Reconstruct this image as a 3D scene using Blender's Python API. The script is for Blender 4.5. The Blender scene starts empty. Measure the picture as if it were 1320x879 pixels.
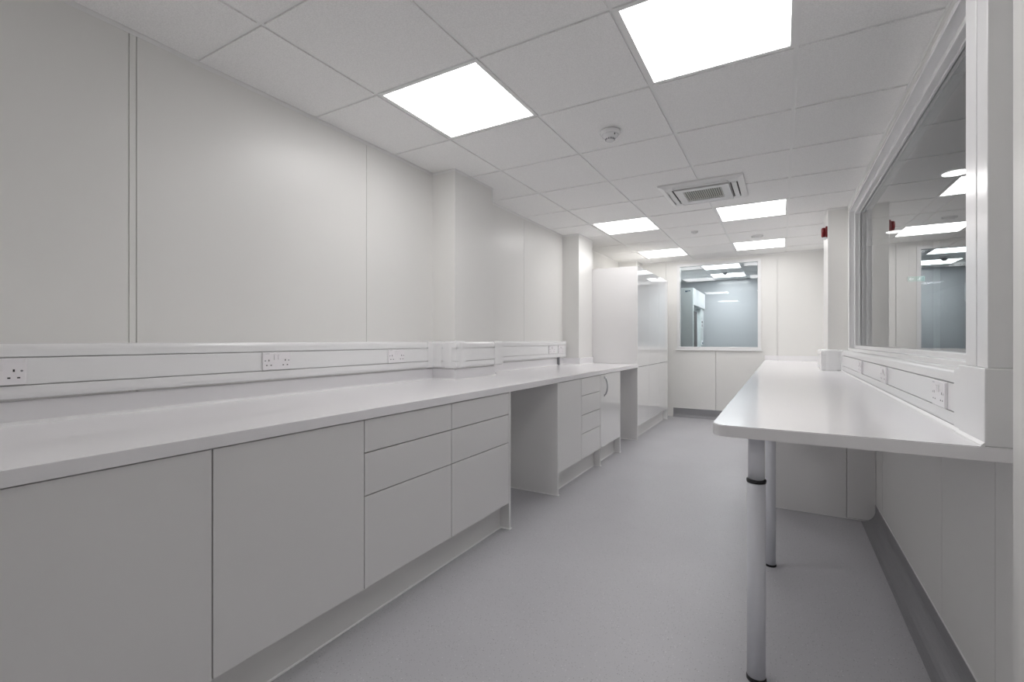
import bpy, bmesh, math, random
from mathutils import Vector, Matrix
random.seed(3)
S = bpy.context.scene
COL = S.collection

# ------------------------------------------------------------------ dimensions (metres)
CEIL = 2.396          # underside of ceiling tiles
XL, XR = -2.216, 0.525
YN, YF = -2.2, 7.514
CT = 0.893            # worktop top
TH = 0.038
XFL = -1.4515         # front edge of left worktop
XD = -1.462           # face of cabinet fronts
XDR = -0.205          # front edge of right worktop
GX0, GY0 = -1.7463, 1.0825 - 0.6 * 6   # ceiling grid origin

# ------------------------------------------------------------------ materials
def mat(name, col, rough=0.5, metal=0.0, spec=0.5, coat=0.0, bump=None, noise=None, emit=None):
    m = bpy.data.materials.new(name); m.use_nodes = True
    nt = m.node_tree; b = nt.nodes['Principled BSDF']
    b.inputs['Base Color'].default_value = (*col, 1)
    b.inputs['Roughness'].default_value = rough
    b.inputs['Metallic'].default_value = metal
    b.inputs['Specular IOR Level'].default_value = spec
    b.inputs['Coat Weight'].default_value = coat
    b.inputs['Coat Roughness'].default_value = 0.03
    tc = nt.nodes.new('ShaderNodeTexCoord')
    if noise:
        sc, amt = noise
        n = nt.nodes.new('ShaderNodeTexNoise'); n.inputs['Scale'].default_value = sc
        n.inputs['Detail'].default_value = 4
        nt.links.new(tc.outputs['Object'], n.inputs['Vector'])
        r = nt.nodes.new('ShaderNodeMapRange')
        r.inputs['From Min'].default_value = 0.3; r.inputs['From Max'].default_value = 0.7
        r.inputs['To Min'].default_value = 1 - amt; r.inputs['To Max'].default_value = 1 + amt
        nt.links.new(n.outputs['Fac'], r.inputs['Value'])
        mx = nt.nodes.new('ShaderNodeVectorMath'); mx.operation = 'SCALE'
        mx.inputs[0].default_value = col
        nt.links.new(r.outputs['Result'], mx.inputs['Scale'])
        nt.links.new(mx.outputs['Vector'], b.inputs['Base Color'])
    if bump:
        sc, st = bump
        n = nt.nodes.new('ShaderNodeTexNoise'); n.inputs['Scale'].default_value = sc
        n.inputs['Detail'].default_value = 3
        nt.links.new(tc.outputs['Object'], n.inputs['Vector'])
        bp = nt.nodes.new('ShaderNodeBump'); bp.inputs['Strength'].default_value = st
        bp.inputs['Distance'].default_value = 0.002
        nt.links.new(n.outputs['Fac'], bp.inputs['Height'])
        nt.links.new(bp.outputs['Normal'], b.inputs['Normal'])
    if emit:
        b.inputs['Emission Color'].default_value = (*emit[0], 1)
        b.inputs['Emission Strength'].default_value = emit[1]
    return m

LAMP = 11.0
M = {}
M['wall'] = mat('wall_cladding', (0.825, 0.82, 0.80), 0.34, spec=0.45, noise=(1.3, 0.012))
M['wall_dark'] = mat('joint_backing', (0.40, 0.40, 0.40), 0.7)
M['tile'] = mat('mineral_tile', (0.92, 0.915, 0.91), 0.92, spec=0.2, bump=(260, 0.8), noise=(190, 0.07))
M['grid'] = mat('grid_steel', (0.88, 0.88, 0.875), 0.4)
M['void'] = mat('ceiling_void', (0.25, 0.25, 0.25), 0.9)
M['diffuser'] = mat('led_diffuser', (0.9, 0.9, 0.9), 0.4, emit=((1.0, 0.984, 0.980), LAMP))
M['diffuser_cool'] = mat('led_diffuser_cool', (0.9, 0.9, 0.9), 0.4, emit=((0.95, 0.98, 1.0), 24.0))
M['downlight'] = mat('downlight_lens', (0.9, 0.9, 0.9), 0.4, emit=((1.0, 0.98, 0.95), 5.0))
M['satin'] = mat('satin_front', (0.79, 0.782, 0.78), 0.30, spec=0.5)
M['semi'] = mat('semi_gloss_front', (0.84, 0.835, 0.83), 0.16, spec=0.5)
M['gloss'] = mat('high_gloss_front', (0.86, 0.86, 0.86), 0.035, spec=0.6, coat=0.6)
M['carcass'] = mat('carcass_board', (0.76, 0.755, 0.745), 0.45)
M['raw'] = mat('raw_board', (0.60, 0.59, 0.57), 0.8, spec=0.2)
M['gap'] = mat('shadow_gap', (0.10, 0.10, 0.10), 0.8)
M['top'] = mat('solid_worktop', (0.90, 0.89, 0.905), 0.14, spec=0.5, noise=(3.0, 0.006))
M['top_edge'] = mat('worktop_edge', (0.62, 0.61, 0.61), 0.4)
M['sealant'] = mat('white_sealant', (0.92, 0.92, 0.92), 0.25)
M['upvc'] = mat('white_plastic', (0.85, 0.85, 0.855), 0.22)
M['upvc_matt'] = mat('white_plastic_matt', (0.80, 0.80, 0.80), 0.4)
M['plate'] = mat('socket_plastic', (0.87, 0.85, 0.87), 0.2)
M['black'] = mat('black_plastic', (0.012, 0.012, 0.014), 0.4)
M['grey'] = mat('grey_plastic', (0.25, 0.25, 0.27), 0.5)
M['grille'] = mat('grille_plastic', (0.62, 0.62, 0.59), 0.5)
M['chrome'] = mat('brushed_chrome', (0.55, 0.56, 0.58), 0.22, metal=1.0)
M['leg'] = mat('powder_coated_steel', (0.74, 0.75, 0.80), 0.28)
M['cove'] = mat('vinyl_skirting', (0.29, 0.29, 0.305), 0.42, noise=(300, 0.06))
M['red'] = mat('red_plastic', (0.17, 0.003, 0.006), 0.3)
M['lab'] = mat('lab_cabinet_enamel', (0.80, 0.87, 0.87), 0.25)
M['labwhite'] = mat('lab_cabinet_white', (0.80, 0.83, 0.84), 0.3)
M['steel'] = mat('stainless', (0.45, 0.45, 0.45), 0.35, metal=1.0)
M['badge'] = mat('badge_blue', (0.02, 0.09, 0.16), 0.4)
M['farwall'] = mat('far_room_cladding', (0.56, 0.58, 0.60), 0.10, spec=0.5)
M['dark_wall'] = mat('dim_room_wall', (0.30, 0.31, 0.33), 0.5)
M['green'] = mat('exit_green', (0.02, 0.35, 0.20), 0.4, emit=((0.05, 0.55, 0.55), 0.3))
M['pict'] = mat('exit_white', (0.8, 0.9, 0.9), 0.4, emit=((0.8, 1.0, 0.95), 0.8))

def glass_mat():
    m = bpy.data.materials.new('window_glass'); m.use_nodes = True
    b = m.node_tree.nodes['Principled BSDF']
    b.inputs['Base Color'].default_value = (0.93, 0.965, 0.97, 1)
    b.inputs['Roughness'].default_value = 0.0
    b.inputs['IOR'].default_value = 1.5
    b.inputs['Transmission Weight'].default_value = 1.0
    return m
M['glass'] = glass_mat()

def floor_mat():
    m = bpy.data.materials.new('speckled_vinyl'); m.use_nodes = True
    nt = m.node_tree; b = nt.nodes['Principled BSDF']; L = nt.links
    b.inputs['Roughness'].default_value = 0.42
    tc = nt.nodes.new('ShaderNodeTexCoord')
    def ramp(fac, stops):
        r = nt.nodes.new('ShaderNodeValToRGB'); e = r.color_ramp.elements
        e[0].position, e[0].color = stops[0][0], (*stops[0][1], 1)
        e[1].position, e[1].color = stops[1][0], (*stops[1][1], 1)
        L.new(fac, r.inputs['Fac']); return r.outputs['Color']
    n = nt.nodes.new('ShaderNodeTexNoise'); n.inputs['Scale'].default_value = 1.6; n.inputs['Detail'].default_value = 5
    L.new(tc.outputs['Object'], n.inputs['Vector'])
    base = ramp(n.outputs['Fac'], [(0.3, (0.490, 0.487, 0.512)), (0.7, (0.525, 0.522, 0.547))])
    def specks(scale, thr, col, prev):
        v = nt.nodes.new('ShaderNodeTexVoronoi'); v.inputs['Scale'].default_value = scale
        L.new(tc.outputs['Object'], v.inputs['Vector'])
        lt = nt.nodes.new('ShaderNodeMath'); lt.operation = 'LESS_THAN'; lt.inputs[1].default_value = thr
        L.new(v.outputs['Distance'], lt.inputs[0])
        wn = nt.nodes.new('ShaderNodeSeparateColor'); L.new(v.outputs['Color'], wn.inputs['Color'])
        gt = nt.nodes.new('ShaderNodeMath'); gt.operation = 'GREATER_THAN'; gt.inputs[1].default_value = 0.55
        L.new(wn.outputs['Red'], gt.inputs[0])
        mu = nt.nodes.new('ShaderNodeMath'); mu.operation = 'MULTIPLY'
        L.new(lt.outputs[0], mu.inputs[0]); L.new(gt.outputs[0], mu.inputs[1])
        mx = nt.nodes.new('ShaderNodeMix'); mx.data_type = 'RGBA'
        L.new(mu.outputs[0], mx.inputs['Factor']); L.new(prev, mx.inputs['A'])
        mx.inputs['B'].default_value = (*col, 1)
        return mx.outputs['Result']
    c = specks(120, 0.22, (0.33, 0.33, 0.35), base)
    c = specks(80, 0.13, (0.74, 0.74, 0.75), c)
    c = specks(34, 0.06, (0.14, 0.14, 0.15), c)
    L.new(c, b.inputs['Base Color'])
    return m
M['floor'] = floor_mat()

# ------------------------------------------------------------------ geometry helpers (world coordinates)
def bx(bm, x0, x1, y0, y1, z0, z1, bev=0.0, seg=2):
    r = bmesh.ops.create_cube(bm, size=1.0)
    vs = r['verts']
    for v in vs:
        v.co = Vector(((x0 + x1) / 2 + v.co.x * (x1 - x0), (y0 + y1) / 2 + v.co.y * (y1 - y0), (z0 + z1) / 2 + v.co.z * (z1 - z0)))
    if bev > 0:
        es = list({e for v in vs for e in v.link_edges})
        bmesh.ops.bevel(bm, geom=es, offset=bev, segments=seg, affect='EDGES', profile=0.5)
    return bm

def box(x0, x1, y0, y1, z0, z1, bev=0.0, seg=2):
    return bx(bmesh.new(), x0, x1, y0, y1, z0, z1, bev, seg)

def boxes(lst, bev=0.0):
    bm = bmesh.new()
    for b in lst: bx(bm, *b, bev=bev)
    return bm

def lathe(bm, prof, c, n=40, axis='z', smooth=True):
    """prof: (radius, height) pairs revolved round an axis through c"""
    rings = []
    for r, h in prof:
        ring = []
        for i in range(n):
            a = 2 * math.pi * i / n
            if axis == 'z': p = (c[0] + r * math.cos(a), c[1] + r * math.sin(a), c[2] + h)
            else: p = (c[0] + h, c[1] + r * math.cos(a), c[2] + r * math.sin(a))
            ring.append(bm.verts.new(p))
        rings.append(ring)
    for k in range(len(rings) - 1):
        for i in range(n):
            f = bm.faces.new((rings[k][i], rings[k][(i + 1) % n], rings[k + 1][(i + 1) % n], rings[k + 1][i]))
            f.smooth = smooth
    bm.faces.new(rings[0][::-1]); bm.faces.new(rings[-1])
    bmesh.ops.recalc_face_normals(bm, faces=bm.faces[:])
    return bm

def sweep(bm, prof, path, side=1):
    """closed profile of (out, z) points swept along a plan polyline; side=+1: outward is to the right of travel"""
    P = [Vector(p) for p in path]
    norms = []
    for i in range(len(P) - 1):
        t = (P[i + 1] - P[i]).normalized()
        norms.append(Vector((t.y, -t.x)) * side)
    secs = []
    for i, p in enumerate(P):
        if i == 0: m = norms[0]
        elif i == len(P) - 1: m = norms[-1]
        else:
            a, b = norms[i - 1], norms[i]
            m = (a + b) / (1 + a.dot(b))
        secs.append([bm.verts.new((p.x + m.x * o, p.y + m.y * o, z)) for o, z in prof])
    n = len(prof)
    for k in range(len(secs) - 1):
        for i in range(n):
            bm.faces.new((secs[k][i], secs[k][(i + 1) % n], secs[k + 1][(i + 1) % n], secs[k + 1][i]))
    bm.faces.new(secs[0]); bm.faces.new(secs[-1][::-1])
    bmesh.ops.recalc_face_normals(bm, faces=bm.faces[:])
    return bm

def tube(bm, pts, r, n=12):
    pts = [Vector(p) for p in pts]; rings = []
    for i, p in enumerate(pts):
        t = (pts[min(i + 1, len(pts) - 1)] - pts[max(i - 1, 0)]).normalized()
        u = t.orthogonal().normalized() if i == 0 else (u - t * u.dot(t)).normalized()
        w = t.cross(u)
        rings.append([bm.verts.new(p + (u * math.cos(2 * math.pi * k / n) + w * math.sin(2 * math.pi * k / n)) * r) for k in range(n)])
    for k in range(len(rings) - 1):
        for i in range(n):
            f = bm.faces.new((rings[k][i], rings[k][(i + 1) % n], rings[k + 1][(i + 1) % n], rings[k + 1][i])); f.smooth = True
    bm.faces.new(rings[0][::-1]); bm.faces.new(rings[-1])
    bmesh.ops.recalc_face_normals(bm, faces=bm.faces[:])
    return bm

def obj(name, bm, m, parent=None, origin=None, label=None):
    """links a bmesh as ONE object; local origin at the parent's world place or at origin"""
    o0 = Vector((0, 0, 0))
    pw = PLACE.get(parent.name, Vector((0, 0, 0))) if parent else Vector((0, 0, 0))
    if parent and origin is None: o0 = pw
    if origin is not None: o0 = Vector(origin)
    bmesh.ops.translate(bm, verts=bm.verts[:], vec=-o0)
    me = bpy.data.meshes.new(name); bm.to_mesh(me); bm.free()
    me.materials.append(m)
    o = bpy.data.objects.new(name, me); COL.objects.link(o)
    o.parent = parent
    o.location = o0 - pw
    PLACE[o.name] = o0
    if label: o['label'] = label
    return o

PLACE = {}
def thing(name, label, cat, loc, group=None):
    o = bpy.data.objects.new(name, None); COL.objects.link(o)
    o.empty_display_size = 0.05
    o.location = loc; PLACE[o.name] = Vector(loc)
    o['label'] = label; o['category'] = cat
    if group: o['group'] = group
    return o

def tag(o, label, cat, group=None):
    o['label'] = label; o['category'] = cat
    if group: o['group'] = group
    return o

def struct(name, bm, m, parent=None, origin=None):
    o = obj(name, bm, m, parent, origin)
    if parent is None: o['kind'] = 'structure'
    return o

def dup(root, loc, rz=0.0, label=None):
    r = root.copy(); COL.objects.link(r); r.location = loc; r.rotation_euler = (0, 0, rz)
    if label: r['label'] = label
    for ch in list(root.children):
        c = ch.copy(); COL.objects.link(c); c.parent = r
        for g in list(ch.children):
            d = g.copy(); COL.objects.link(d); d.parent = c
    return r

# ------------------------------------------------------------------ room shell
struct('floor', box(-2.6, 3.9, YN - 0.2, 10.7, -0.08, 0.0), M['floor'])

def panel_wall(name, axis, pos, a0, a1, z0, z1, joints, thick=0.10, out=1, strips=(), m=None, gap=0.0035, holes=()):
    """clad wall on plane axis=pos; panels parted by thin open joints on a dark backing"""
    m = m or M['wall']
    bm = bmesh.new()
    cuts = [a0] + sorted(j for j in joints if a0 < j < a1) + [a1]
    def put(u0, u1, w0, w1, d0, d1):
        lo, hi = sorted((pos - out * d0, pos - out * d1))
        if axis == 'x': bx(bm, lo, hi, u0, u1, w0, w1)
        else: bx(bm, u0, u1, lo, hi, w0, w1)
    for i in range(len(cuts) - 1):
        g0 = gap / 2 if i > 0 else 0; g1 = gap / 2 if i < len(cuts) - 2 else 0
        put(cuts[i] + g0, cuts[i + 1] - g1, z0, z1, 0.0, 0.006)
    put(a0, a1, z0, z1, 0.0065, thick)
    for s in strips:
        lo, hi = sorted((pos, pos + out * 0.0025))
        if axis == 'x': bx(bm, lo, hi, s - 0.0125, s + 0.0125, z0, z1)
        else: bx(bm, s - 0.0125, s + 0.0125, lo, hi, z0, z1)
    return struct(name, bm, m)

panel_wall('wall_left', 'x', XL, YN, YF + 0.12, 0, 2.50, [-0.36, 0.839, 0.864, 2.050, 3.25, 4.085, 6.38], out=1)
# far wall with the opening of the first window
WX0, WX1, WZ0, WZ1 = -1.375, -0.272, 1.055, 2.325
bm = bmesh.new()
def fw(x0, x1, z0, z1): bx(bm, x0, x1, YF, YF + 0.11, z0, z1)
g = 0.002
for x0, x1, z0, z1 in [(XL, -1.565 - g, 0, 2.5), (-1.565 + g, WX0, 0, 2.5), (WX0, -0.845 - g, 0, WZ0), (-0.845 + g, WX1, 0, WZ0),
                       (WX0, WX1, WZ1, 2.5), (WX1, -0.052 - g, 0, 2.5), (-0.052 + g, 0.60, 0, 2.5)]:
    fw(x0, x1, z0, z1)
bx(bm, XL, WX0, YF + 0.03, YF + 0.11, 0, 2.5); bx(bm, WX1, 0.6, YF + 0.03, YF + 0.11, 0, 2.5); bx(bm, WX0, WX1, YF + 0.03, YF + 0.11, 0, WZ0)
struct('wall_far', bm, M['wall'])
struct('wall_near', box(XL - 0.1, XR + 0.1, YN - 0.1, YN, 0, 2.5), M['wall'])

# right wall: clad below the window, pier beyond it, lintel over it
W2Y0, W2Y1, W2Z0, W2Z1 = 1.86, 5.08, 1.083, 2.325
bm = bmesh.new()
cuts = [1.60, 1.834, 2.345, 3.545, 4.745, 5.945, YF]
for i in range(len(cuts) - 1):
    bx(bm, XR, XR + 0.006, cuts[i] + (0.0018 if i else 0), cuts[i + 1] - 0.0018, 0, W2Z0)
bx(bm, XR + 0.0065, XR + 0.12, 1.60, YF, 0, W2Z0)
bx(bm, XR, XR + 0.12, 1.60, W2Y0, W2Z0, 2.5)
bx(bm, XR, XR + 0.12, W2Y1, YF, W2Z0, 2.5)
bx(bm, XR, XR + 0.12, W2Y0, W2Y1, W2Z1, 2.5)
struct('wall_right', bm, M['wall'])
# the near stretch of the right wall, standing proud of the rest
bm = box(0.496, 0.64, YN, 1.625, 0, 2.5, bev=0.004)
struct('wall_right_near', bm, M['wall'])

# boxed-in columns (part of the left and right walls)
def pier(x0, x1, y0, y1):
    return box(x0, x1, y0, y1, 0, CEIL + 0.06, bev=0.003)
XC = -2.013
struct('wall_left_first_pier', pier(XL - 0.02, XC, 2.68, 3.185), M['wall'])
struct('wall_left_second_pier', pier(XL - 0.02, XC, 5.030, 5.472), M['wall'])
struct('wall_left_corner_pier', pier(XL - 0.02, -1.93, 7.20, YF + 0.02), M['wall'])
XCR = 0.372
struct('wall_right_pier', pier(XCR, XR + 0.02, 5.235, 5.74), M['wall'])

# vinyl skirting coved up the wall
def cove_profile(h=0.10, r=0.045, t=0.004):
    pr = [(0.0, 0.0), (0.0, h), (t, h)]
    for k in range(9):
        a = math.pi / 2 * k / 8
        pr.append((t + r - r * math.cos(a), r + 0.0008 - r * math.sin(a) if k < 8 else 0.0012))
    pr.append((t + r, 0.0))
    return pr
def bead(path, side, z, r=0.0035, off=0.0):
    pr = [(off, z - r), (off, z + r), (off + r * 1.2, z + r * 0.6), (off + r * 1.4, z - r * 0.6)]
    return sweep(bmesh.new(), pr, path, side)
b1 = struct('baseboard_right', sweep(bmesh.new(), cove_profile(0.118, 0.075), [(XR, 1.63), (XR, 3.80)], -1), M['cove'])
obj('sealant_bead', bead([(XR, 1.63), (XR, 3.80)], -1, 0.121, r=0.003), M['sealant'], b1)
b2 = struct('baseboard_far', sweep(bmesh.new(), cove_profile(0.135), [(-1.45, YF), (-0.185, YF)], 1), M['cove'])
obj('sealant_bead', bead([(-1.45, YF), (-0.185, YF)], 1, 0.138, r=0.002), M['sealant'], b2)
b3 = struct('baseboard_left', sweep(bmesh.new(), cove_profile(), [(XL, 2.55), (XL, 2.675)], 1), M['cove'])

# ------------------------------------------------------------------ suspended ceiling
def in_any(x, y, rects):
    return any(a < x < b and c < y < d for a, b, c, d in rects)

def ceiling(x0, x1, y0, y1, gx0, gy0, lamps, z, skip=()):
    """tegular tiles that hang a little below exposed tee bars"""
    tiles = bmesh.new(); bars = bmesh.new()
    drop = 0.007; hb = 0.0095
    nx = range(int(math.floor((x0 - gx0) / 0.6)), int(math.ceil((x1 - gx0) / 0.6)))
    ny = range(int(math.floor((y0 - gy0) / 0.6)), int(math.ceil((y1 - gy0) / 0.6)))
    for i in nx:
        for j in ny:
            a, b = gx0 + 0.6 * i, gx0 + 0.6 * (i + 1); c, d = gy0 + 0.6 * j, gy0 + 0.6 * (j + 1)
            if in_any((a + b) / 2, (c + d) / 2, lamps): continue
            a2, b2, c2, d2 = max(a + hb, x0 + 0.004), min(b - hb, x1 - 0.004), max(c + hb, y0 + 0.004), min(d - hb, y1 - 0.004)
            if b2 - a2 < 0.03 or d2 - c2 < 0.03: continue
            bx(tiles, a2, b2, c2, d2, z, z + 0.018)
    for i in nx:
        X = gx0 + 0.6 * i
        if x0 < X < x1: bx(bars, X - 0.012, X + 0.012, y0, y1, z + drop, z + drop + 0.02)
    for j in ny:
        Y = gy0 + 0.6 * j
        if y0 < Y < y1: bx(bars, x0, x1, Y - 0.0119, Y + 0.0119, z + drop + 0.0004, z + drop + 0.02)
    bx(tiles, x0 - 0.05, x1 + 0.05, y0 - 0.05, y1 + 0.05, z + 0.03, z + 0.09)
    return tiles, bars

def lamp_cell(i, j):   # cell of the grid counted from the first full column / the visible origin row
    a = GX0 + 0.6 * i; c = 1.0825 + 0.6 * j
    return (a, a + 0.6, c, c + 0.6)
cells = [lamp_cell(0, 1), lamp_cell(2, 1), lamp_cell(0, 6), lamp_cell(2, 6), lamp_cell(0, 9), lamp_cell(2, 9)]
fill_cells = [lamp_cell(0, -4)]  # unseen panel, added to brighten the near worktop and left wall
tiles, bars = ceiling(XL, XR + 0.003, YN, YF, GX0, GY0, cells + fill_cells, CEIL)
struct('ceiling', tiles, M['tile'])
struct('trim_1', bars, M['grid'])
# edge angle round the walls and piers
def angle(path, side):
    return sweep(bmesh.new(), [(0, CEIL - 0.019), (0, CEIL + 0.009), (0.020, CEIL + 0.009), (0.020, CEIL + 0.0055), (0.0015, CEIL + 0.0055), (0.0015, CEIL - 0.019)], path, side)
struct('trim_2', angle([(XL, YN), (XL, 2.68), (XC, 2.68), (XC, 3.185), (XL, 3.185), (XL, 5.03), (XC, 5.03), (XC, 5.472), (XL, 5.472), (XL, 7.20), (-1.93, 7.20), (-1.93, YF)], 1), M['grid'])
struct('trim_3', angle([(XR, 1.63), (XR, 5.235), (XCR, 5.235), (XCR, 5.74), (XR, 5.74), (XR, YF)], -1), M['grid'])
struct('trim_4', angle([(-1.93, YF), (XR, YF)], 1), M['grid'])

def led_panel(cx, cy, z, label, group, dm):
    t = thing('ceiling_light', label, 'ceiling light', (cx, cy, z), group)
    h = 0.2975
    fr = boxes([(cx - h, cx + h, cy - h, cy - h + 0.020, z + 0.0, z + 0.014), (cx - h, cx + h, cy + h - 0.020, cy + h, z + 0.0, z + 0.014),
                (cx - h, cx - h + 0.020, cy - h + 0.020, cy + h - 0.020, z + 0.0, z + 0.014), (cx + h - 0.020, cx + h, cy - h + 0.020, cy + h - 0.020, z + 0.0, z + 0.014)])
    obj('frame', fr, M['grid'], t)
    obj('diffuser', box(cx - h + 0.0195, cx + h - 0.0195, cy - h + 0.0195, cy + h - 0.0195, z + 0.003, z + 0.010), dm, t)
    return t
lab = ['bright square LED ceiling panel nearest the long left wall and the camera',
       'largest bright square LED ceiling panel, cut off by the top edge of the photo',
       'square LED ceiling panel of the left row just before the second wall column',
       'square LED ceiling panel right behind the air conditioning cassette',
       'farthest LED ceiling panel of the left row, above the tall gloss cupboards',
       'farthest LED ceiling panel of the right row, next to the far observation window']
p0 = None
for c, l in zip(cells, lab):
    cx, cy = (c[0] + c[1]) / 2, (c[2] + c[3]) / 2
    if p0 is None: p0 = led_panel(cx, cy, CEIL, l, 'recessed LED panels of the lab ceiling', M['diffuser'])
    else: dup(p0, (cx, cy, CEIL), 0, l)

for c in fill_cells:
    dup(p0, ((c[0] + c[1]) / 2, (c[2] + c[3]) / 2, CEIL), 0, 'unseen square LED ceiling panel added behind the camera as fill light')

# ------------------------------------------------------------------ things on the ceiling
# detector with a vented chamber
cx, cy = -0.868, 2.655
t = thing('smoke_detector', 'round white smoke detector on the ceiling tile between the two nearest light panels', 'smoke detector', (cx, cy, CEIL))
obj('base', lathe(bmesh.new(), [(0.052, 0.0), (0.058, -0.004), (0.060, -0.014), (0.056, -0.020), (0.050, -0.024)], (cx, cy, CEIL)), M['upvc'], t)
obj('sensor_head', lathe(bmesh.new(), [(0.048, -0.024), (0.046, -0.032), (0.036, -0.041), (0.024, -0.044), (0.024, -0.056), (0.021, -0.060)], (cx, cy, CEIL)), M['upvc'], t)
bm = bmesh.new()
for k in range(12):
    a = 2 * math.pi * k / 12
    x, y = cx + 0.0245 * math.cos(a), cy + 0.0245 * math.sin(a)
    bx(bm, x - 0.0035, x + 0.0035, y - 0.0035, y + 0.0035, CEIL - 0.054, CEIL - 0.046)
obj('vent_slots', bm, M['grey'], t)
obj('indicator', lathe(bmesh.new(), [(0.003, -0.028), (0.003, -0.036), (0.001, -0.038)], (cx + 0.036, cy - 0.028, CEIL), n=10), M['black'], t)

for (cx, cy, r, l) in [(-0.846, 5.58, 0.036, 'small round white sensor on the ceiling beyond the air conditioning cassette'),
                       (-0.246, 6.18, 0.062, 'flat round white detector on the ceiling just before the farthest right light panel')]:
    t = thing('ceiling_sensor', l, 'sensor', (cx, cy, CEIL))
    obj('base', lathe(bmesh.new(), [(r, 0), (r, -0.010), (r * 0.9, -0.014)], (cx, cy, CEIL), n=28), M['upvc'], t)
    obj('sensor_head', lathe(bmesh.new(), [(r * 0.75, -0.0145), (r * 0.68, -0.024), (r * 0.4, -0.030)], (cx, cy, CEIL), n=28), M['upvc_matt'], t)

# ceiling cassette
cx, cy, z = -0.549, 4.095, CEIL
t = thing('air_conditioner', 'white square ceiling cassette air conditioner with slatted centre grille', 'air conditioner', (cx, cy, z))
H = 0.305
bm = bmesh.new()
# surround ring with flat face sloping to the rim
def ringplate(bm, h_out, h_in, z_out, z_in):
    o = [bm.verts.new((cx + sx * h_out, cy + sy * h_out, z_out)) for sx, sy in ((-1, -1), (1, -1), (1, 1), (-1, 1))]
    i = [bm.verts.new((cx + sx * h_in, cy + sy * h_in, z_in)) for sx, sy in ((-1, -1), (1, -1), (1, 1), (-1, 1))]
    for k in range(4): bm.faces.new((o[k], o[(k + 1) % 4], i[(k + 1) % 4], i[k]))
    return o, i
ringplate(bm, H, H, z, z - 0.012)
ringplate(bm, H, H - 0.035, z - 0.012, z - 0.024)
ringplate(bm, H - 0.035, 0.262, z - 0.024, z - 0.026)
# four corner blocks and outlet throats
for sx in (-1, 1):
    for sy in (-1, 1):
        x0, x1 = sorted((cx + sx * 0.2, cx + sx * 0.263)); y0, y1 = sorted((cy + sy * 0.2, cy + sy * 0.263))
        bx(bm, x0, x1, y0, y1, z - 0.026, z - 0.002)
bx(bm, cx - 0.264, cx + 0.264, cy - 0.264, cy + 0.264, z - 0.006, z - 0.0005)
bmesh.ops.remove_doubles(bm, verts=bm.verts[:], dist=1e-5)
bmesh.ops.recalc_face_normals(bm, faces=bm.faces[:])
obj('surround', bm, M['upvc_matt'], t)
for k, (dx, dy) in enumerate(((0, -1), (1, 0), (0, 1), (-1, 0))):
    if dx == 0:
        fl = box(cx - 0.195, cx + 0.195, *sorted((cy + dy * 0.218, cy + dy * 0.252)), z - 0.027, z - 0.021, bev=0.001)
        sl = box(cx - 0.198, cx + 0.198, *sorted((cy + dy * 0.206, cy + dy * 0.260)), z - 0.012, z - 0.008)
    else:
        fl = box(*sorted((cx + dx * 0.218, cx + dx * 0.252)), cy - 0.195, cy + 0.195, z - 0.027, z - 0.021, bev=0.001)
        sl = box(*sorted((cx + dx * 0.206, cx + dx * 0.260)), cy - 0.198, cy + 0.198, z - 0.012, z - 0.008)
    obj('air_slot', sl, M['gap'], t, label='dark air outlet slot')
    obj('flap', fl, M['upvc_matt'], t)
bm = bmesh.new()
a, b = 0.200, 0.142
for r in [(cx - a, cx + a, cy - a, cy - b, z - 0.034, z - 0.014), (cx - a, cx + a, cy + b, cy + a, z - 0.034, z - 0.014),
          (cx - a, cx - b, cy - b, cy + b, z - 0.034, z - 0.014), (cx + b, cx + a, cy - b, cy + b, z - 0.034, z - 0.014)]:
    bx(bm, *r)
gp = obj('grille_panel', bm, M['upvc_matt'], t)
bm = bmesh.new(); n = 18
for k in range(n):
    x = cx - b + (k + 0.5) * 2 * b / n
    bx(bm, x - 0.0040, x + 0.0040, cy - b, cy + b, z - 0.033, z - 0.024)
obj('louvres', bm, M['grille'], gp, label='grey slatted intake grille')
obj('filter', box(cx - b, cx + b, cy - b, cy + b, z - 0.018, z - 0.015), M['gap'], gp)  # dark sheet that paints in the shade between the louvres

# red beacon on the pier
t = thing('alarm_sounder', 'small dark red fire alarm sounder high on the side of the right wall column', 'alarm', (XCR, 5.30, 2.17))
obj('base', box(XCR - 0.016, XCR, 5.250, 5.350, 2.138, 2.240, bev=0.006), M['red'], t)
obj('sounder_body', lathe(bmesh.new(), [(0.046, -0.016), (0.046, -0.036), (0.041, -0.045), (0.028, -0.048)], (XCR, 5.30, 2.190), n=32, axis='x'), M['red'], t)
obj('lens', box(XCR - 0.036, XCR - 0.004, 5.262, 5.338, 2.126, 2.139, bev=0.004), M['upvc'], t, label='clear white strobe lens under the red body')

# ------------------------------------------------------------------ left worktop
top = thing('worktop', 'long white worktop running along the left wall over the grey cupboards', 'worktop', ((XL + XFL) / 2, 2.5, CT - TH))
Y0T, Y1T = -0.42, 5.476
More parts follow.
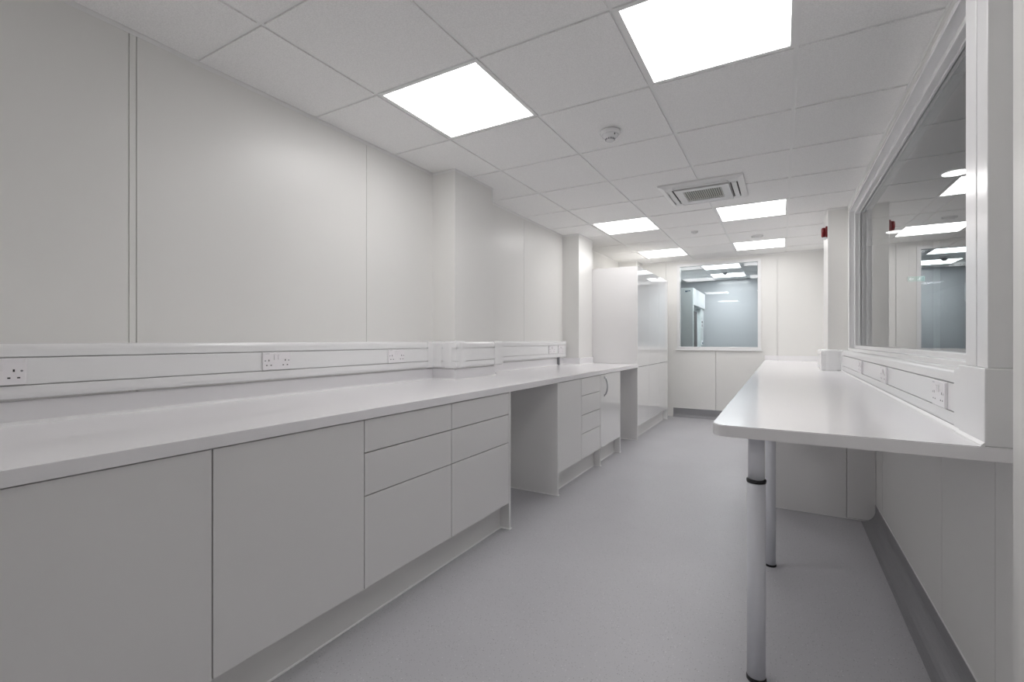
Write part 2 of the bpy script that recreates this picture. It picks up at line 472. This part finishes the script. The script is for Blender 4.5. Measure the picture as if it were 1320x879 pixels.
# slab outline with notches for the two piers
def slab(pts, z0, z1, bev=0.0015):
    bm = bmesh.new()
    vs = [bm.verts.new((x, y, z0)) for x, y in pts]
    f = bm.faces.new(vs)
    r = bmesh.ops.extrude_face_region(bm, geom=[f])
    for v in [g_ for g_ in r['geom'] if isinstance(g_, bmesh.types.BMVert)]: v.co.z = z1
    bmesh.ops.recalc_face_normals(bm, faces=bm.faces[:])
    if bev:
        es = [e for e in bm.edges if abs(e.verts[0].co.z - e.verts[1].co.z) < 1e-6]
        bmesh.ops.bevel(bm, geom=es, offset=bev, segments=2, affect='EDGES')
    return bm
e = 0.0015
obj('slab', slab([(XL + e, Y0T), (XFL, Y0T), (XFL, Y1T), (XC + 0.0, Y1T), (XC + e, 5.03 - e), (XL + e, 5.03 - e), (XL + e, 3.185 + e), (XC + e, 3.185 + e), (XC + e, 2.68 - e), (XL + e, 2.68 - e)], CT - TH, CT), M['top'], top)
# coved joint at the wall
cp = []
for k in range(7):
    a = math.pi / 2 * k / 6
    cp.append((0.002 + 0.012 - 0.012 * math.sin(a), CT - 0.0005 + 0.012 - 0.012 * math.cos(a)))
cove = [(0.0015, CT - 0.0005), (0.0155, CT - 0.0005)] + cp + [(0.0015, CT + 0.012)]
obj('sealant_bead', sweep(bmesh.new(), [(0.0135, CT - 0.0005), (0.024, CT - 0.0005), (0.021, CT + 0.003), (0.017, CT + 0.007), (0.0135, CT + 0.011)],
    [(XL, Y0T), (XL, 2.68), (XC, 2.68), (XC, 3.185), (XL, 3.185), (XL, 5.03), (XC, 5.03), (XC, 5.470)], 1), M['sealant'], top)
obj('upstand', sweep(bmesh.new(), [(0.0015, CT), (0.013, CT), (0.013, CT + 0.072), (0.011, CT + 0.076), (0.0015, CT + 0.078)],
    [(XL, Y0T), (XL, 2.68), (XC, 2.68), (XC, 3.185), (XL, 3.185), (XL, 5.03), (XC, 5.03), (XC, 5.470)], 1), M['top'], top)

# ------------------------------------------------------------------ base cupboards on the left
ZB, ZT = 0.165, CT - TH - 0.0025
GAP = 0.0022
def front(y0, y1, z0, z1, t, name, m, bev=0.0012):
    return obj(name, box(XD - 0.019, XD, y0 + GAP, y1 - GAP, z0 + GAP, z1 - GAP, bev=bev), m, t)
def kick(t, y0, y1, m, right_end=None):
    obj('plinth', box(-1.540, -1.524, y0, y1, 0.004, ZB + 0.004), m, t)
    obj('sealant_bead', bead([(-1.524, y0), (-1.524, y1)], 1, 0.004, r=0.004), M['sealant'], t)
def carcass(t, y0, y1, m=None):
    bm = boxes([(XL + 0.03, XD - 0.022, y0 + 0.001, y0 + 0.019, ZB, ZT + 0.002), (XL + 0.03, XD - 0.022, y1 - 0.019, y1 - 0.001, ZB, ZT + 0.002),
                (XL + 0.03, XD - 0.022, y0 + 0.019, y1 - 0.019, ZB, ZB + 0.018), (XL + 0.03, XL + 0.045, y0 + 0.019, y1 - 0.019, ZB + 0.018, ZT),
                (XD - 0.10, XD - 0.022, y0 + 0.019, y1 - 0.019, ZT - 0.016, ZT + 0.002), (XD - 0.030, XD - 0.0235, y0 + 0.004, y1 - 0.004, ZB + 0.004, ZT - 0.002)])
    obj('carcass', bm, M['gap'] if m is None else m, t)
def end_panel(t, y0, y1, m, z1=None, bead_side=True):
    obj('side_panel', box(XL + 0.02, XD, y0, y1, 0.004, z1 or ZT + 0.002, bev=0.0008), m, t)
    p = [(XL + 0.1, y0), (XD, y0), (XD, y1), (-1.524, y1)]
    obj('sealant_bead', bead(p, 1, 0.004, r=0.0045), M['sealant'], t)

Yc = [-0.42, 0.176, 0.759, 1.342, 1.919, 2.499]
t = thing('base_cupboard', 'grey base cupboard under the left worktop just outside the bottom left corner', 'cupboard', (-1.8, (Yc[0] + Yc[1]) / 2, 0))
carcass(t, Yc[0], Yc[1]); front(Yc[0], Yc[1], ZB, ZT, t, 'door', M['satin']); kick(t, Yc[0], Yc[1], M['carcass'])
for i, l in ((1, 'handleless grey base cupboard at the bottom left corner, nearest the camera'),
             (2, 'handleless grey base cupboard with one wide door, beside the first drawer unit')):
    t = thing('base_cupboard', l, 'cupboard', (-1.8, (Yc[i] + Yc[i + 1]) / 2, 0))
    carcass(t, Yc[i], Yc[i + 1]); front(Yc[i], Yc[i + 1], ZB, ZT, t, 'door', M['satin']); kick(t, Yc[i], Yc[i + 1], M['carcass'])
for i, l in ((3, 'grey three-drawer unit under the left worktop, right of the wide cupboard door'),
             (4, 'grey three-drawer unit ending at the first open kneehole')):
    t = thing('drawer_unit', l, 'drawer unit', (-1.8, (Yc[i] + Yc[i + 1]) / 2, 0))
    carcass(t, Yc[i], Yc[i + 1])
    for z0, z1 in ((0.716, ZT), (0.541, 0.716), (ZB, 0.541)): front(Yc[i], Yc[i + 1], z0, z1, t, 'drawer', M['satin'])
    kick(t, Yc[i], Yc[i + 1], M['carcass'])
    if i == 4: end_panel(t, 2.502, 2.522, M['satin'])

t = thing('storage_unit', 'grey unit past the first kneehole with one door beside four drawers', 'storage unit', (-1.8, 3.7, 0))
end_panel(t, 3.225, 3.243, M['semi'])
carcass(t, 3.244, 4.180)
front(3.244, 3.716, ZB, ZT, t, 'door', M['semi'])
for z0, z1 in ((0.702, ZT), (0.538, 0.702), (0.380, 0.538), (ZB, 0.380)): front(3.716, 4.180, z0, z1, t, 'drawer', M['semi'])
kick(t, 3.243, 4.182, M['carcass'])
end_panel(t, 4.182, 4.198, M['semi'])

t = thing('handled_cupboard', 'glossy base cupboard with a bow handle, last before the second kneehole', 'cupboard', (-1.8, 4.5, 0))
carcass(t, 4.200, 4.788)
d = front(4.200, 4.788, ZB, ZT, t, 'door', M['gloss'])
bm = bmesh.new(); hy = 4.294
pts = []
for k in range(15):
    s = k / 14; zz = 0.648 + 0.176 * s
    out = 0.030 * math.sin(math.pi * min(1, max(0, s))) ** 0.6 if 0 < s < 1 else -0.004
    pts.append((XD + out + (0.0 if 0 < k < 14 else 0), hy, zz))
tube(bm, pts, 0.0075)
bx(bm, XD, XD + 0.006, hy - 0.007, hy + 0.007, 0.640, 0.662); bx(bm, XD, XD + 0.006, hy - 0.007, hy + 0.007, 0.810, 0.832)
obj('handle', bm, M['chrome'], d, label='chrome bow handle')
kick(t, 4.200, 4.788, M['carcass'])
end_panel(t, 4.790, 4.808, M['semi'])

# ------------------------------------------------------------------ tall gloss cupboards
TZ = 2.046
ty = [5.480, 6.040, 6.598, 7.155]
labs = ['tall white gloss cupboard nearest the camera, its plain side facing the worktop',
        'middle one of the tall white gloss cupboards', 'tall white gloss cupboard farthest back, beside the far window']
for i in range(3):
    a, b = ty[i], ty[i + 1]
    t = thing('tall_cupboard', labs[i], 'tall cupboard', (-1.8, (a + b) / 2, 0), 'row of tall gloss cupboards')
    lo = a + (0.018 if i == 0 else 0); hi = b - (0.018 if i == 2 else 0)
    obj('carcass', boxes([(XL + 0.02, XD - 0.022, lo, lo + 0.017, 0.165, TZ - 0.002), (XL + 0.02, XD - 0.022, hi - 0.017, hi, 0.165, TZ - 0.002),
                          (XL + 0.02, XD - 0.022, lo + 0.017, hi - 0.017, TZ - 0.02, TZ - 0.002), (XL + 0.02, XD - 0.022, lo + 0.017, hi - 0.017, 0.165, 0.183),
                          ]), M['raw'], t)
    obj('shadow_board', box(XD - 0.03, XD - 0.0235, lo + 0.018, hi - 0.018, 0.19, TZ - 0.022), M['gap'], t)
    g_ = 0.0012
    obj('upper_door', box(XD - 0.019, XD, lo + g_, hi - g_, 0.861, TZ, bev=0.001), M['gloss'], t)
    obj('lower_door', box(XD - 0.019, XD, lo + g_, hi - g_, ZB, 0.856, bev=0.001), M['gloss'], t)
    obj('plinth', box(-1.540, -1.524, lo, hi, 0.004, ZB), M['carcass'], t)
    obj('sealant_bead', bead([(-1.524, lo), (-1.524, hi)], 1, 0.004, r=0.0045), M['sealant'], t)
    if i == 0:
        obj('side_panel', box(XL + 0.01, XD, a, a + 0.017, 0.004, TZ, bev=0.001), M['satin'], t)
        obj('sealant_bead', bead([(XL + 0.1, a), (XD, a)], 1, 0.004, r=0.0045), M['sealant'], t)
    if i == 2:
        obj('side_panel', box(XL + 0.01, XD, b - 0.017, b, 0.004, TZ, bev=0.001), M['gloss'], t)

# ------------------------------------------------------------------ right bench
t = thing('bench', 'white bench along the right wall on round legs, rounded front corner', 'bench', (0.15, 3.0, 0))
yb = 1.690
pts = []
R = 0.055
for k in range(9):
    a = math.pi + math.pi / 2 * k / 8
    pts.append((XDR + R + R * math.cos(a), yb + R + R * math.sin(a)))
pts += [(XR - e, yb), (XR - e, 5.235 - e), (XCR - e, 5.235 - e), (XCR - e, 5.74 + e), (XR - e, 5.74 + e), (XR - e, YF - e), (XDR, YF - e)]
obj('slab', slab(pts, CT - TH, CT, bev=0.0025), M['top'], t)
obj('sealant_bead', sweep(bmesh.new(), [(0.0, CT - 0.0005), (0.008, CT - 0.0005), (0.007, CT + 0.004), (0.003, CT + 0.008), (0.0, CT + 0.011)],
    [(0.4645, 1.692), (0.4645, 1.903), (0.470, 1.908), (0.470, 1.975), (0.4725, 1.978), (0.4725, 5.18)], -1), M['sealant'], t)
obj('upstand', box(XDR, XR - e, YF - 0.016, YF - e, CT, CT + 0.066, bev=0.002), M['top'], t)
def leg(x, y, two):
    zt = CT - TH
    if two:
        l = obj('leg', lathe(bmesh.new(), [(0.0255, 0.690), (0.0255, zt)], (x, y, 0), n=48), M['leg'], t)
        obj('sleeve', lathe(bmesh.new(), [(0.0295, 0.014), (0.0295, 0.688)], (x, y, 0), n=48), M['leg'], l)
        obj('lock_ring', lathe(bmesh.new(), [(0.0305, 0.682), (0.0312, 0.686), (0.0312, 0.692), (0.0275, 0.694)], (x, y, 0), n=48), M['black'], l, label='black plastic ring round the leg')
        obj('foot', lathe(bmesh.new(), [(0.0315, 0.0), (0.0315, 0.008), (0.030, 0.014)], (x, y, 0), n=48), M['black'], l, label='black plastic foot')
    else:
        l = obj('leg', lathe(bmesh.new(), [(0.0245, 0.010), (0.0245, zt)], (x, y, 0), n=40), M['leg'], t)
        obj('foot', lathe(bmesh.new(), [(0.027, 0.0), (0.027, 0.006), (0.0255, 0.010)], (x, y, 0), n=40), M['black'], l, label='black plastic foot')
leg(-0.076, 1.830, True)
leg(-0.050, 2.790, False)

# cupboards under the far part of the bench; their end panel faces the camera
PY = 3.765; PX0 = -0.185
t = thing('bench_cupboard', 'grey boxed cupboard under the far half of the right bench, rounded end panel', 'cupboard', (0.15, 5.6, 0))
def rounded_panel(x0, x1, z0, z1, y0, y1, r):
    pr = [(x0, z0)] + [(x1 - r + r * math.sin(a), z0 + r - r * math.cos(a)) for a in [math.pi / 2 * k / 8 for k in range(9)]] + [(x1, z1), (x0, z1)]
    bm = bmesh.new(); A = [bm.verts.new((x, y0, z)) for x, z in pr]; B = [bm.verts.new((x, y1, z)) for x, z in pr]
    bm.faces.new(A); bm.faces.new(B[::-1])
    for i in range(len(pr)): bm.faces.new((A[i], B[i], B[(i + 1) % len(pr)], A[(i + 1) % len(pr)]))
    bmesh.ops.recalc_face_normals(bm, faces=bm.faces[:]); return bm
xr_ = XR - 0.007; zt = CT - TH - 0.001
obj('end_panel', rounded_panel(0.372, xr_, 0.010, zt, PY, PY + 0.018, 0.045), M['satin'], t)
obj('end_panel', box(PX0, 0.3695, PY, PY + 0.018, 0.006, zt), M['satin'], t)
obj('backing_strip', box(0.36, 0.382, PY + 0.019, PY + 0.024, 0.02, zt - 0.01), M['satin'], t)
pb = [(PX0, 0.004), (xr_ - 0.045, 0.004)] + [(xr_ - 0.045 + 0.048 * math.sin(a), 0.052 - 0.048 * math.cos(a)) for a in [math.pi / 2 * k / 8 for k in range(1, 9)]] + [(xr_ + 0.003, zt)]
obj('sealant_bead', tube(bmesh.new(), [(x, PY + 0.002, z) for x, z in pb], 0.0032, n=8), M['sealant'], t)
obj('carcass', box(PX0 + 0.022, XCR - 0.02, PY + 0.026, YF - 0.02, 0.15, zt - 0.005), M['carcass'], t)
obj('plinth', box(PX0 + 0.06, PX0 + 0.076, PY + 0.026, YF - 0.02, 0.0, 0.149), M['carcass'], t)
n = 6; L_ = (YF - 0.02 - PY - 0.026) / n
for k in range(n):
    obj('door', box(PX0, PX0 + 0.019, PY + 0.026 + k * L_ + 0.002, PY + 0.026 + (k + 1) * L_ - 0.002, 0.152, zt - 0.004, bev=0.001), M['satin'], t)

# ------------------------------------------------------------------ cable trunking
GZ, GZ2 = 0.055, 0.142
def trunk_profile(z0, h=0.190, d=0.058, infl=0.0, groove=True):
    zt = z0 + h; r = 0.020; p = [(0.0, z0 - infl + 0.0)]
    D = d + infl
    for k in range(5):
        a = math.pi / 2 * k / 4; p.append((D - r + r * math.sin(a), z0 - infl + r - r * math.cos(a)))
    if groove:
        gl, gh, w = GZ + 0.0 + z0, GZ2 + z0, 0.0042
        p += [(D, gl - w), (D - 0.014, gl - w), (D - 0.014, gl), (D + 0.0005, gl), (D + 0.0005, gh), (D - 0.014, gh), (D - 0.014, gh + w), (D, gh + w)]
    for k in range(5):
        a = math.pi / 2 * k / 4; p.append((D - r + r * math.cos(a), zt + infl - r + r * math.sin(a)))
    p.append((0.0, zt + infl))
    return p
ZTL = 0.974
ZLO = 0.007   # the left run hangs clear of the upstand
t = thing('cable_trunking', 'white plastic dado trunking along the left wall, wrapping the first column', 'trunking', (XL, 2.3, ZTL))
path = [(XL, -0.42), (XL, 2.68), (XC, 2.68), (XC, 3.185), (XL, 3.185), (XL, 4.985)]
obj('channel', sweep(bmesh.new(), [(o, max(z, ZTL + ZLO)) if o < 0.03 else (o, z + (ZLO if z < ZTL + 0.03 else 0)) for o, z in trunk_profile(ZTL)], path, 1), M['upvc'], t)
def cover(path, side, z0, name='joint_cover', infl=0.004, par=None):
    obj(name, sweep(bmesh.new(), [(o, z + (ZLO if z < z0 + 0.03 else 0)) for o, z in trunk_profile(z0, infl=infl, groove=False)], path, side), M['upvc'], par or t)
cover([(XL, 2.56), (XL, 2.68), (-2.085, 2.68)], 1, ZTL, 'inner_corner', 0.0035)
# outer corner, softly rounded
rr = 0.010
arc = [(XC - rr + rr * math.sin(a), 2.68 + rr - rr * math.cos(a)) for a in [math.pi / 2 * k / 6 for k in range(7)]]
cover([(-2.055, 2.68)] + arc + [(XC, 2.725)], 1, ZTL, 'outer_corner', 0.0045)
cover([(XC, 3.12), (XC, 3.185), (XC - 0.01, 3.185)], 1, ZTL, 'outer_corner', 0.004)
cover([(XL, 3.25), (XL, 3.29)], 1, ZTL, 'joint_cover', 0.003)
cover([(XL, 4.978), (XL, 4.992)], 1, ZTL, 'end_cap', 0.004)
obj('cable_duct', box(XL + 0.0135, XL + 0.036, 4.850, 4.874, CT + 0.001, ZTL + ZLO, bev=0.002), M['grey'], t, label='small grey duct dropping to the worktop')

ZTR = CT + 0.0005
t2 = thing('cable_trunking', 'white plastic trunking on the right bench under the large window', 'trunking', (XR, 3.4, ZTR))
obj('channel', sweep(bmesh.new(), trunk_profile(ZTR, d=0.052), [(XR, 1.90), (XR, 5.235), (XCR, 5.235), (XCR, 5.70)], -1), M['upvc'], t2)
arc = [(XCR + rr - rr * math.sin(a), 5.235 + rr - rr * math.cos(a)) for a in [math.pi / 2 * k / 6 for k in range(7)]]
obj('outer_corner', sweep(bmesh.new(), trunk_profile(ZTR, d=0.052, infl=0.006, groove=False), [(0.440, 5.235)] + arc + [(XCR, 5.32)], -1), M['upvc'], t2)
obj('inner_corner', sweep(bmesh.new(), trunk_profile(ZTR, d=0.052, infl=0.003, groove=False), [(XR, 5.11), (XR, 5.235), (0.452, 5.235)], -1), M['upvc'], t2)
obj('corner_box', box(0.465, XR, 1.695, 1.905, ZTR, 1.100, bev=0.003), M['upvc'], t2)
obj('flat_corner', box(0.4705, XR, 1.905, 1.975, ZTR, 1.086, bev=0.002), M['upvc'], t2)
r_ = [(0.470, 1.700)]
v = obj('riser', boxes([(0.472, XR, 1.700, 1.778, 1.1005, CEIL + 0.005), (0.476, XR, 1.778, 1.783, 1.1005, CEIL + 0.005), (0.4715, XR, 1.783, 1.868, 1.1005, CEIL + 0.005)], bev=0.002), M['upvc'], t2)

# ------------------------------------------------------------------ double sockets
def socket(loc, rz, label):
    """faces +X at rz = 0"""
    t = thing('double_socket', label, 'socket', (0, 0, 0), 'double power sockets on the trunking')
    pl = obj('faceplate', box(0, 0.010, -0.073, 0.073, -0.0435, 0.0435, bev=0.0035, seg=3), M['plate'], t)
    for s in (-1, 1):
        obj('switch', box(0.0095, 0.0135, s * 0.011 - 0.0065, s * 0.011 + 0.0065, 0.006, 0.030, bev=0.001), M['plate'], t)
        c = s * 0.043
        obj('pin_hole', box(0.0098, 0.0104, c - 0.0023, c + 0.0023, -0.001, 0.0075), M['black'], t, label='black earth pin slot')
        for q in (-1, 1):
            obj('pin_hole', box(0.0098, 0.0104, c + q * 0.0112 - 0.0036, c + q * 0.0112 + 0.0036, -0.0225, -0.0180), M['black'], t, label='black pin slot')
        obj('screw', lathe(bmesh.new(), [(0.0034, 0.0098), (0.0030, 0.0106)], (0, s * 0.0615, 0.002), n=14, axis='x'), M['grey'], t, label='grey screw head')
    obj('maker_mark', boxes([(0.0098, 0.0102, -0.064 + k * 0.0042, -0.064 + k * 0.0042 + 0.003, 0.0352, 0.0372) for k in range(6)]), M['grey'], t, label='tiny grey printed mark')
    t.location = loc; t.rotation_euler = (0, 0, rz)
    return t
SXL = XL + 0.058; zc = ZTL + 0.0985
s0 = socket((SXL, 0.463, zc), 0, 'white double socket cut by the left edge of the photo')
dup(s0, (SXL, 1.417, zc), 0, 'white double socket midway along the long left trunking, above the wide cupboard doors')
dup(s0, (SXL, 2.243, zc), 0, 'white double socket on the left trunking just before the first wall column')
# the pair just before the second pier
dup(s0, (SXL, 4.600, zc), 0, 'left one of the two small sockets at the far end of the left trunking')
dup(s0, (SXL, 4.835, zc), 0, 'right one of the two small sockets, next to the trunking end cap')
SXR = XR - 0.052; zr = ZTR + 0.0985
dup(s0, (SXR, 2.115, zr), math.pi, 'double socket on the right bench trunking nearest the camera')
dup(s0, (SXR, 3.120, zr), math.pi, 'middle double socket on the right bench trunking')
dup(s0, (SXR, 3.965, zr), math.pi, 'farthest double socket on the right bench trunking, near the column')

# ------------------------------------------------------------------ windows
# window 1: far wall
f = 0.045
fr = boxes([(WX0 - 0.02, WX1 + 0.02, YF - 0.012, YF + 0.07, WZ0 - 0.022, WZ0 + 0.020), (WX0 - 0.02, WX1 + 0.02, YF - 0.012, YF + 0.07, WZ1 - 0.030, WZ1 + 0.012),
            (WX0 - 0.02, WX0 + 0.022, YF - 0.012, YF + 0.07, WZ0 + 0.020, WZ1 - 0.030), (WX1 - 0.022, WX1 + 0.02, YF - 0.012, YF + 0.07, WZ0 + 0.020, WZ1 - 0.030)], bev=0.002)
w1 = struct('window_1', fr, M['upvc'])
obj('glass', box(WX0 + 0.016, WX1 - 0.016, YF + 0.030, YF + 0.036, WZ0 + 0.014, WZ1 - 0.024), M['glass'], w1)
obj('sill', box(WX0 - 0.035, WX1 + 0.035, YF - 0.022, YF - 0.0005, WZ0 - 0.036, WZ0 - 0.022, bev=0.004), M['upvc'], w1)
# window 2: right wall
GX = 0.600
def ring2(x0, x1, a, b, c, d, w):
    return [(x0, x1, a, b, c, c + w), (x0, x1, a, b, d - w, d), (x0, x1, a, a + w, c + w, d - w), (x0, x1, b - w, b, c + w, d - w)]
fr = boxes(ring2(XR - 0.010, XR + 0.035, W2Y0, W2Y1, W2Z0, W2Z1, 0.022), bev=0.002)
for r in ring2(XR + 0.030, GX + 0.02, W2Y0, W2Y1, W2Z0, W2Z1, 0.045): bx(fr, *r, bev=0.003)
w2 = struct('window_2', fr, M['upvc'])
obj('glass', box(GX - 0.003, GX + 0.003, W2Y0 + 0.04, W2Y1 - 0.04, W2Z0 + 0.012, W2Z1 - 0.04), M['glass'], w2)
fr = boxes(ring2(GX - 0.016, GX - 0.004, W2Y0 + 0.03, W2Y1 - 0.03, W2Z0 + 0.004, W2Z1 - 0.03, 0.020), bev=0.002)
obj('glazing_bead', fr, M['upvc'], w2)

# ------------------------------------------------------------------ room beyond the far window
FX0, FX1, FY1 = -2.45, 1.6, 10.35
bm = boxes([(FX0 - 0.1, FX1 + 0.1, FY1, FY1 + 0.1, 0, 2.5), (FX0 - 0.1, FX0, YF + 0.13, FY1, 0, 2.5), (FX1, FX1 + 0.1, YF + 0.13, FY1, 0, 2.5)])
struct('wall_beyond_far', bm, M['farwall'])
fx, fy = -1.17 - 0.6 * 2, 8.165 - 0.6
lc = [(-1.17, -0.57, 8.165, 8.765), (-1.17, -0.57, 9.365, 9.965)]
tl, br = ceiling(FX0, FX1, YF + 0.12, FY1, fx, fy, lc, CEIL)
struct('ceiling_beyond', tl, M['tile']); struct('trim_5', br, M['grid'])
for c, l in zip(lc, ['nearer LED ceiling panel in the room behind the far window', 'farther LED ceiling panel in the room behind the far window']):
    led_panel((c[0] + c[1]) / 2, (c[2] + c[3]) / 2, CEIL, l, 'LED panels of the room beyond', M['diffuser_cool'])
t = thing('smoke_detector', 'smoke detector on the ceiling of the room seen through the far window', 'smoke detector', (-0.87, 9.10, CEIL))
obj('base', lathe(bmesh.new(), [(0.055, 0), (0.055, -0.016), (0.045, -0.022)], (-0.87, 9.10, CEIL), n=28), M['upvc'], t)
obj('sensor_head', lathe(bmesh.new(), [(0.040, -0.022), (0.030, -0.045), (0.022, -0.060)], (-0.87, 9.10, CEIL), n=28), M['grey'], t)

LXF = -1.325
t = thing('fume_cabinet', 'tall pale green laboratory safety cabinet seen through the far window', 'lab cabinet', (-1.8, 9.3, 0))
y0, y1 = 8.58, 10.05
obj('side_wall', box(-2.30, LXF, y0, y0 + 0.06, 0.0, 2.085, bev=0.004), M['lab'], t)
obj('side_wall', box(-2.30, LXF - 0.03, 9.66, y1, 0.0, 1.79, bev=0.004), M['lab'], t)
obj('hood', box(-2.30, LXF, y0 + 0.061, y1, 1.79, 2.085, bev=0.004), M['labwhite'], t, label='white top hood')
obj('work_chamber', boxes([(-2.30, -2.26, y0 + 0.061, 9.659, 0.0, 1.789), (-2.26, LXF - 0.03, y0 + 0.061, 9.659, 0.0, 0.85)]), M['labwhite'], t)
obj('sash', box(LXF - 0.10, LXF - 0.085, y0 + 0.062, 9.658, 0.95, 1.785), M['lab'], t)
obj('sash_rail', boxes([(LXF - 0.084, LXF - 0.045, y0 + 0.40, y0 + 0.47, 0.86, 1.70), (LXF - 0.082, LXF - 0.055, y0 + 0.52, y0 + 0.80, 0.86, 1.70)]), M['gap'], t, label='dark sash rails')
cp_ = obj('control_panel', box(LXF - 0.031, LXF - 0.022, 9.70, 9.88, 1.42, 1.57, bev=0.003), M['labwhite'], t)
obj('display', box(LXF - 0.0225, LXF - 0.019, 9.73, 9.85, 1.505, 1.555), M['black'], cp_, label='dark display')
obj('keypad', box(LXF - 0.0225, LXF - 0.019, 9.73, 9.85, 1.43, 1.49), M['grey'], cp_)
obj('service_outlet', box(LXF - 0.031, LXF - 0.018, 9.71, 9.86, 1.08, 1.17, bev=0.003), M['labwhite'], t)
obj('outlet_tap', box(LXF - 0.0185, LXF - 0.004, 9.77, 9.81, 1.10, 1.13), M['badge'], t)
obj('badge', boxes([(-1.455, -1.425, y0 - 0.002, y0 + 0.001, 2.012, 2.040), (-1.42, -1.405, y0 - 0.002, y0 + 0.001, 2.018, 2.040), (-1.40, -1.372, y0 - 0.002, y0 + 0.001, 2.024, 2.040)]), M['badge'], t, label='small dark blue maker badge')

# ------------------------------------------------------------------ dim room beyond the right window
RX0, RX1 = XR + 0.12, 3.8
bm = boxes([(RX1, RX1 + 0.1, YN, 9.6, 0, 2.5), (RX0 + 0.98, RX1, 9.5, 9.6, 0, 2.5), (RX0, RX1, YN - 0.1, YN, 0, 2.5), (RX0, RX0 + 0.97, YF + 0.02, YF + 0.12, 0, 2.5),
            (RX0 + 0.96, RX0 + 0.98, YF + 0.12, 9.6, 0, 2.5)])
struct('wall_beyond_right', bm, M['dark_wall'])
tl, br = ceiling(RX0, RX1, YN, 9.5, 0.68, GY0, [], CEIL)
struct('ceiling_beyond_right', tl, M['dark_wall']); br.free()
d0 = None
for cx, cy, l in [(1.10, 4.55, 'round bright downlight seen through the large right window, the nearer one'), (1.10, 6.68, 'round downlight seen through the large right window, the farther one beside the red reflection')]:
    t = thing('downlight', l, 'downlight', (cx, cy, CEIL), 'downlights of the dim room')
    obj('bezel', lathe(bmesh.new(), [(0.088, 0), (0.086, -0.006), (0.078, -0.008)], (cx, cy, CEIL), n=32), M['upvc'], t)
    obj('lens', lathe(bmesh.new(), [(0.076, -0.008), (0.076, -0.011), (0.05, -0.012)], (cx, cy, CEIL), n=32), M['downlight'], t)
# escape sign
ex, ey, ez = 1.30, 6.75, 1.855
t = thing('exit_sign', 'small green running-man exit sign seen dimly through the right window', 'exit sign', (ex, ey, ez))
obj('case', box(ex - 0.076, ex + 0.076, ey - 0.012, ey + 0.012, ez - 0.031, ez + 0.031, bev=0.003), M['upvc'], t)
obj('green_panel', box(ex - 0.073, ex + 0.073, ey - 0.015, ey - 0.0121, ez - 0.028, ez + 0.028), M['green'], t, label='green face')
obj('suspension_rod', boxes([(ex - 0.06, ex - 0.057, ey - 0.003, ey + 0.003, ez + 0.031, CEIL), (ex + 0.057, ex + 0.06, ey - 0.003, ey + 0.003, ez + 0.031, CEIL)]), M['grey'], t)
bm = bmesh.new()
yy = ey - 0.018
def bar(x0, z0, x1, z1, w):
    d = Vector((x1 - x0, 0, z1 - z0)); n_ = Vector((-d.z, 0, d.x)).normalized() * w / 2
    c = [Vector((ex + x0, yy, ez + z0)) + n_, Vector((ex + x0, yy, ez + z0)) - n_, Vector((ex + x1, yy, ez + z1)) - n_, Vector((ex + x1, yy, ez + z1)) + n_]
    A = [bm.verts.new(v) for v in c]; B = [bm.verts.new(v + Vector((0, 0.002, 0))) for v in c]
    bm.faces.new(A); bm.faces.new(B[::-1])
    for i in range(4): bm.faces.new((A[i], B[i], B[(i + 1) % 4], A[(i + 1) % 4]))
bar(0.072, 0.028, 0.084, 0.040, 0.014)            # head
bar(0.062, 0.022, 0.052, -0.008, 0.016)           # trunk
bar(0.052, -0.006, 0.068, -0.022, 0.009); bar(0.068, -0.022, 0.060, -0.042, 0.008)
bar(0.052, -0.006, 0.034, -0.020, 0.009); bar(0.034, -0.020, 0.016, -0.022, 0.008)
bar(0.062, 0.018, 0.080, 0.006, 0.007); bar(0.060, 0.018, 0.040, 0.008, 0.007)
bar(0.096, -0.045, 0.096, 0.045, 0.008); bar(0.130, -0.045, 0.130, 0.045, 0.008); bar(0.096, 0.042, 0.130, 0.042, 0.008)   # doorway
bar(-0.105, 0.0, -0.045, 0.0, 0.014); bar(-0.120, 0.0, -0.090, 0.028, 0.012); bar(-0.120, 0.0, -0.090, -0.028, 0.012)     # arrow
for v_ in bm.verts: v_.co.x = ex + (v_.co.x - ex) * 0.5; v_.co.z = ez + (v_.co.z - ez) * 0.55
bmesh.ops.recalc_face_normals(bm, faces=bm.faces[:])
obj('pictogram', bm, M['pict'], t, label='white running figure, doorway and arrow')

# ------------------------------------------------------------------ camera
F, YAW, CY = 603.18, 0.5227, 438.51
cam = bpy.data.cameras.new('camera'); co = bpy.data.objects.new('camera', cam); COL.objects.link(co)
cam.sensor_width = 36; cam.sensor_fit = 'HORIZONTAL'; cam.lens = 36 * F / 1320
cam.shift_y = (CY - 439.5) / 1320
cam.clip_start = 0.02
co.location = (0, 0, 1.174)
co.rotation_euler = (math.pi / 2, 0, YAW)
S.camera = co

# ------------------------------------------------------------------ world and colour
w = bpy.data.worlds.new('world'); w.use_nodes = True; S.world = w
w.node_tree.nodes['Background'].inputs['Color'].default_value = (0.5, 0.5, 0.5, 1)
w.node_tree.nodes['Background'].inputs['Strength'].default_value = 0.05
S.view_settings.view_transform = 'Standard'; S.view_settings.look = 'None'
S.view_settings.gamma = 1.0; S.view_settings.use_curve_mapping = False
S.view_settings.exposure = -0.52
S.cycles.use_denoising = True
S.cycles.max_bounces = 14; S.cycles.diffuse_bounces = 8; S.cycles.glossy_bounces = 6; S.cycles.transmission_bounces = 10
S.cycles.sample_clamp_indirect = 8.0
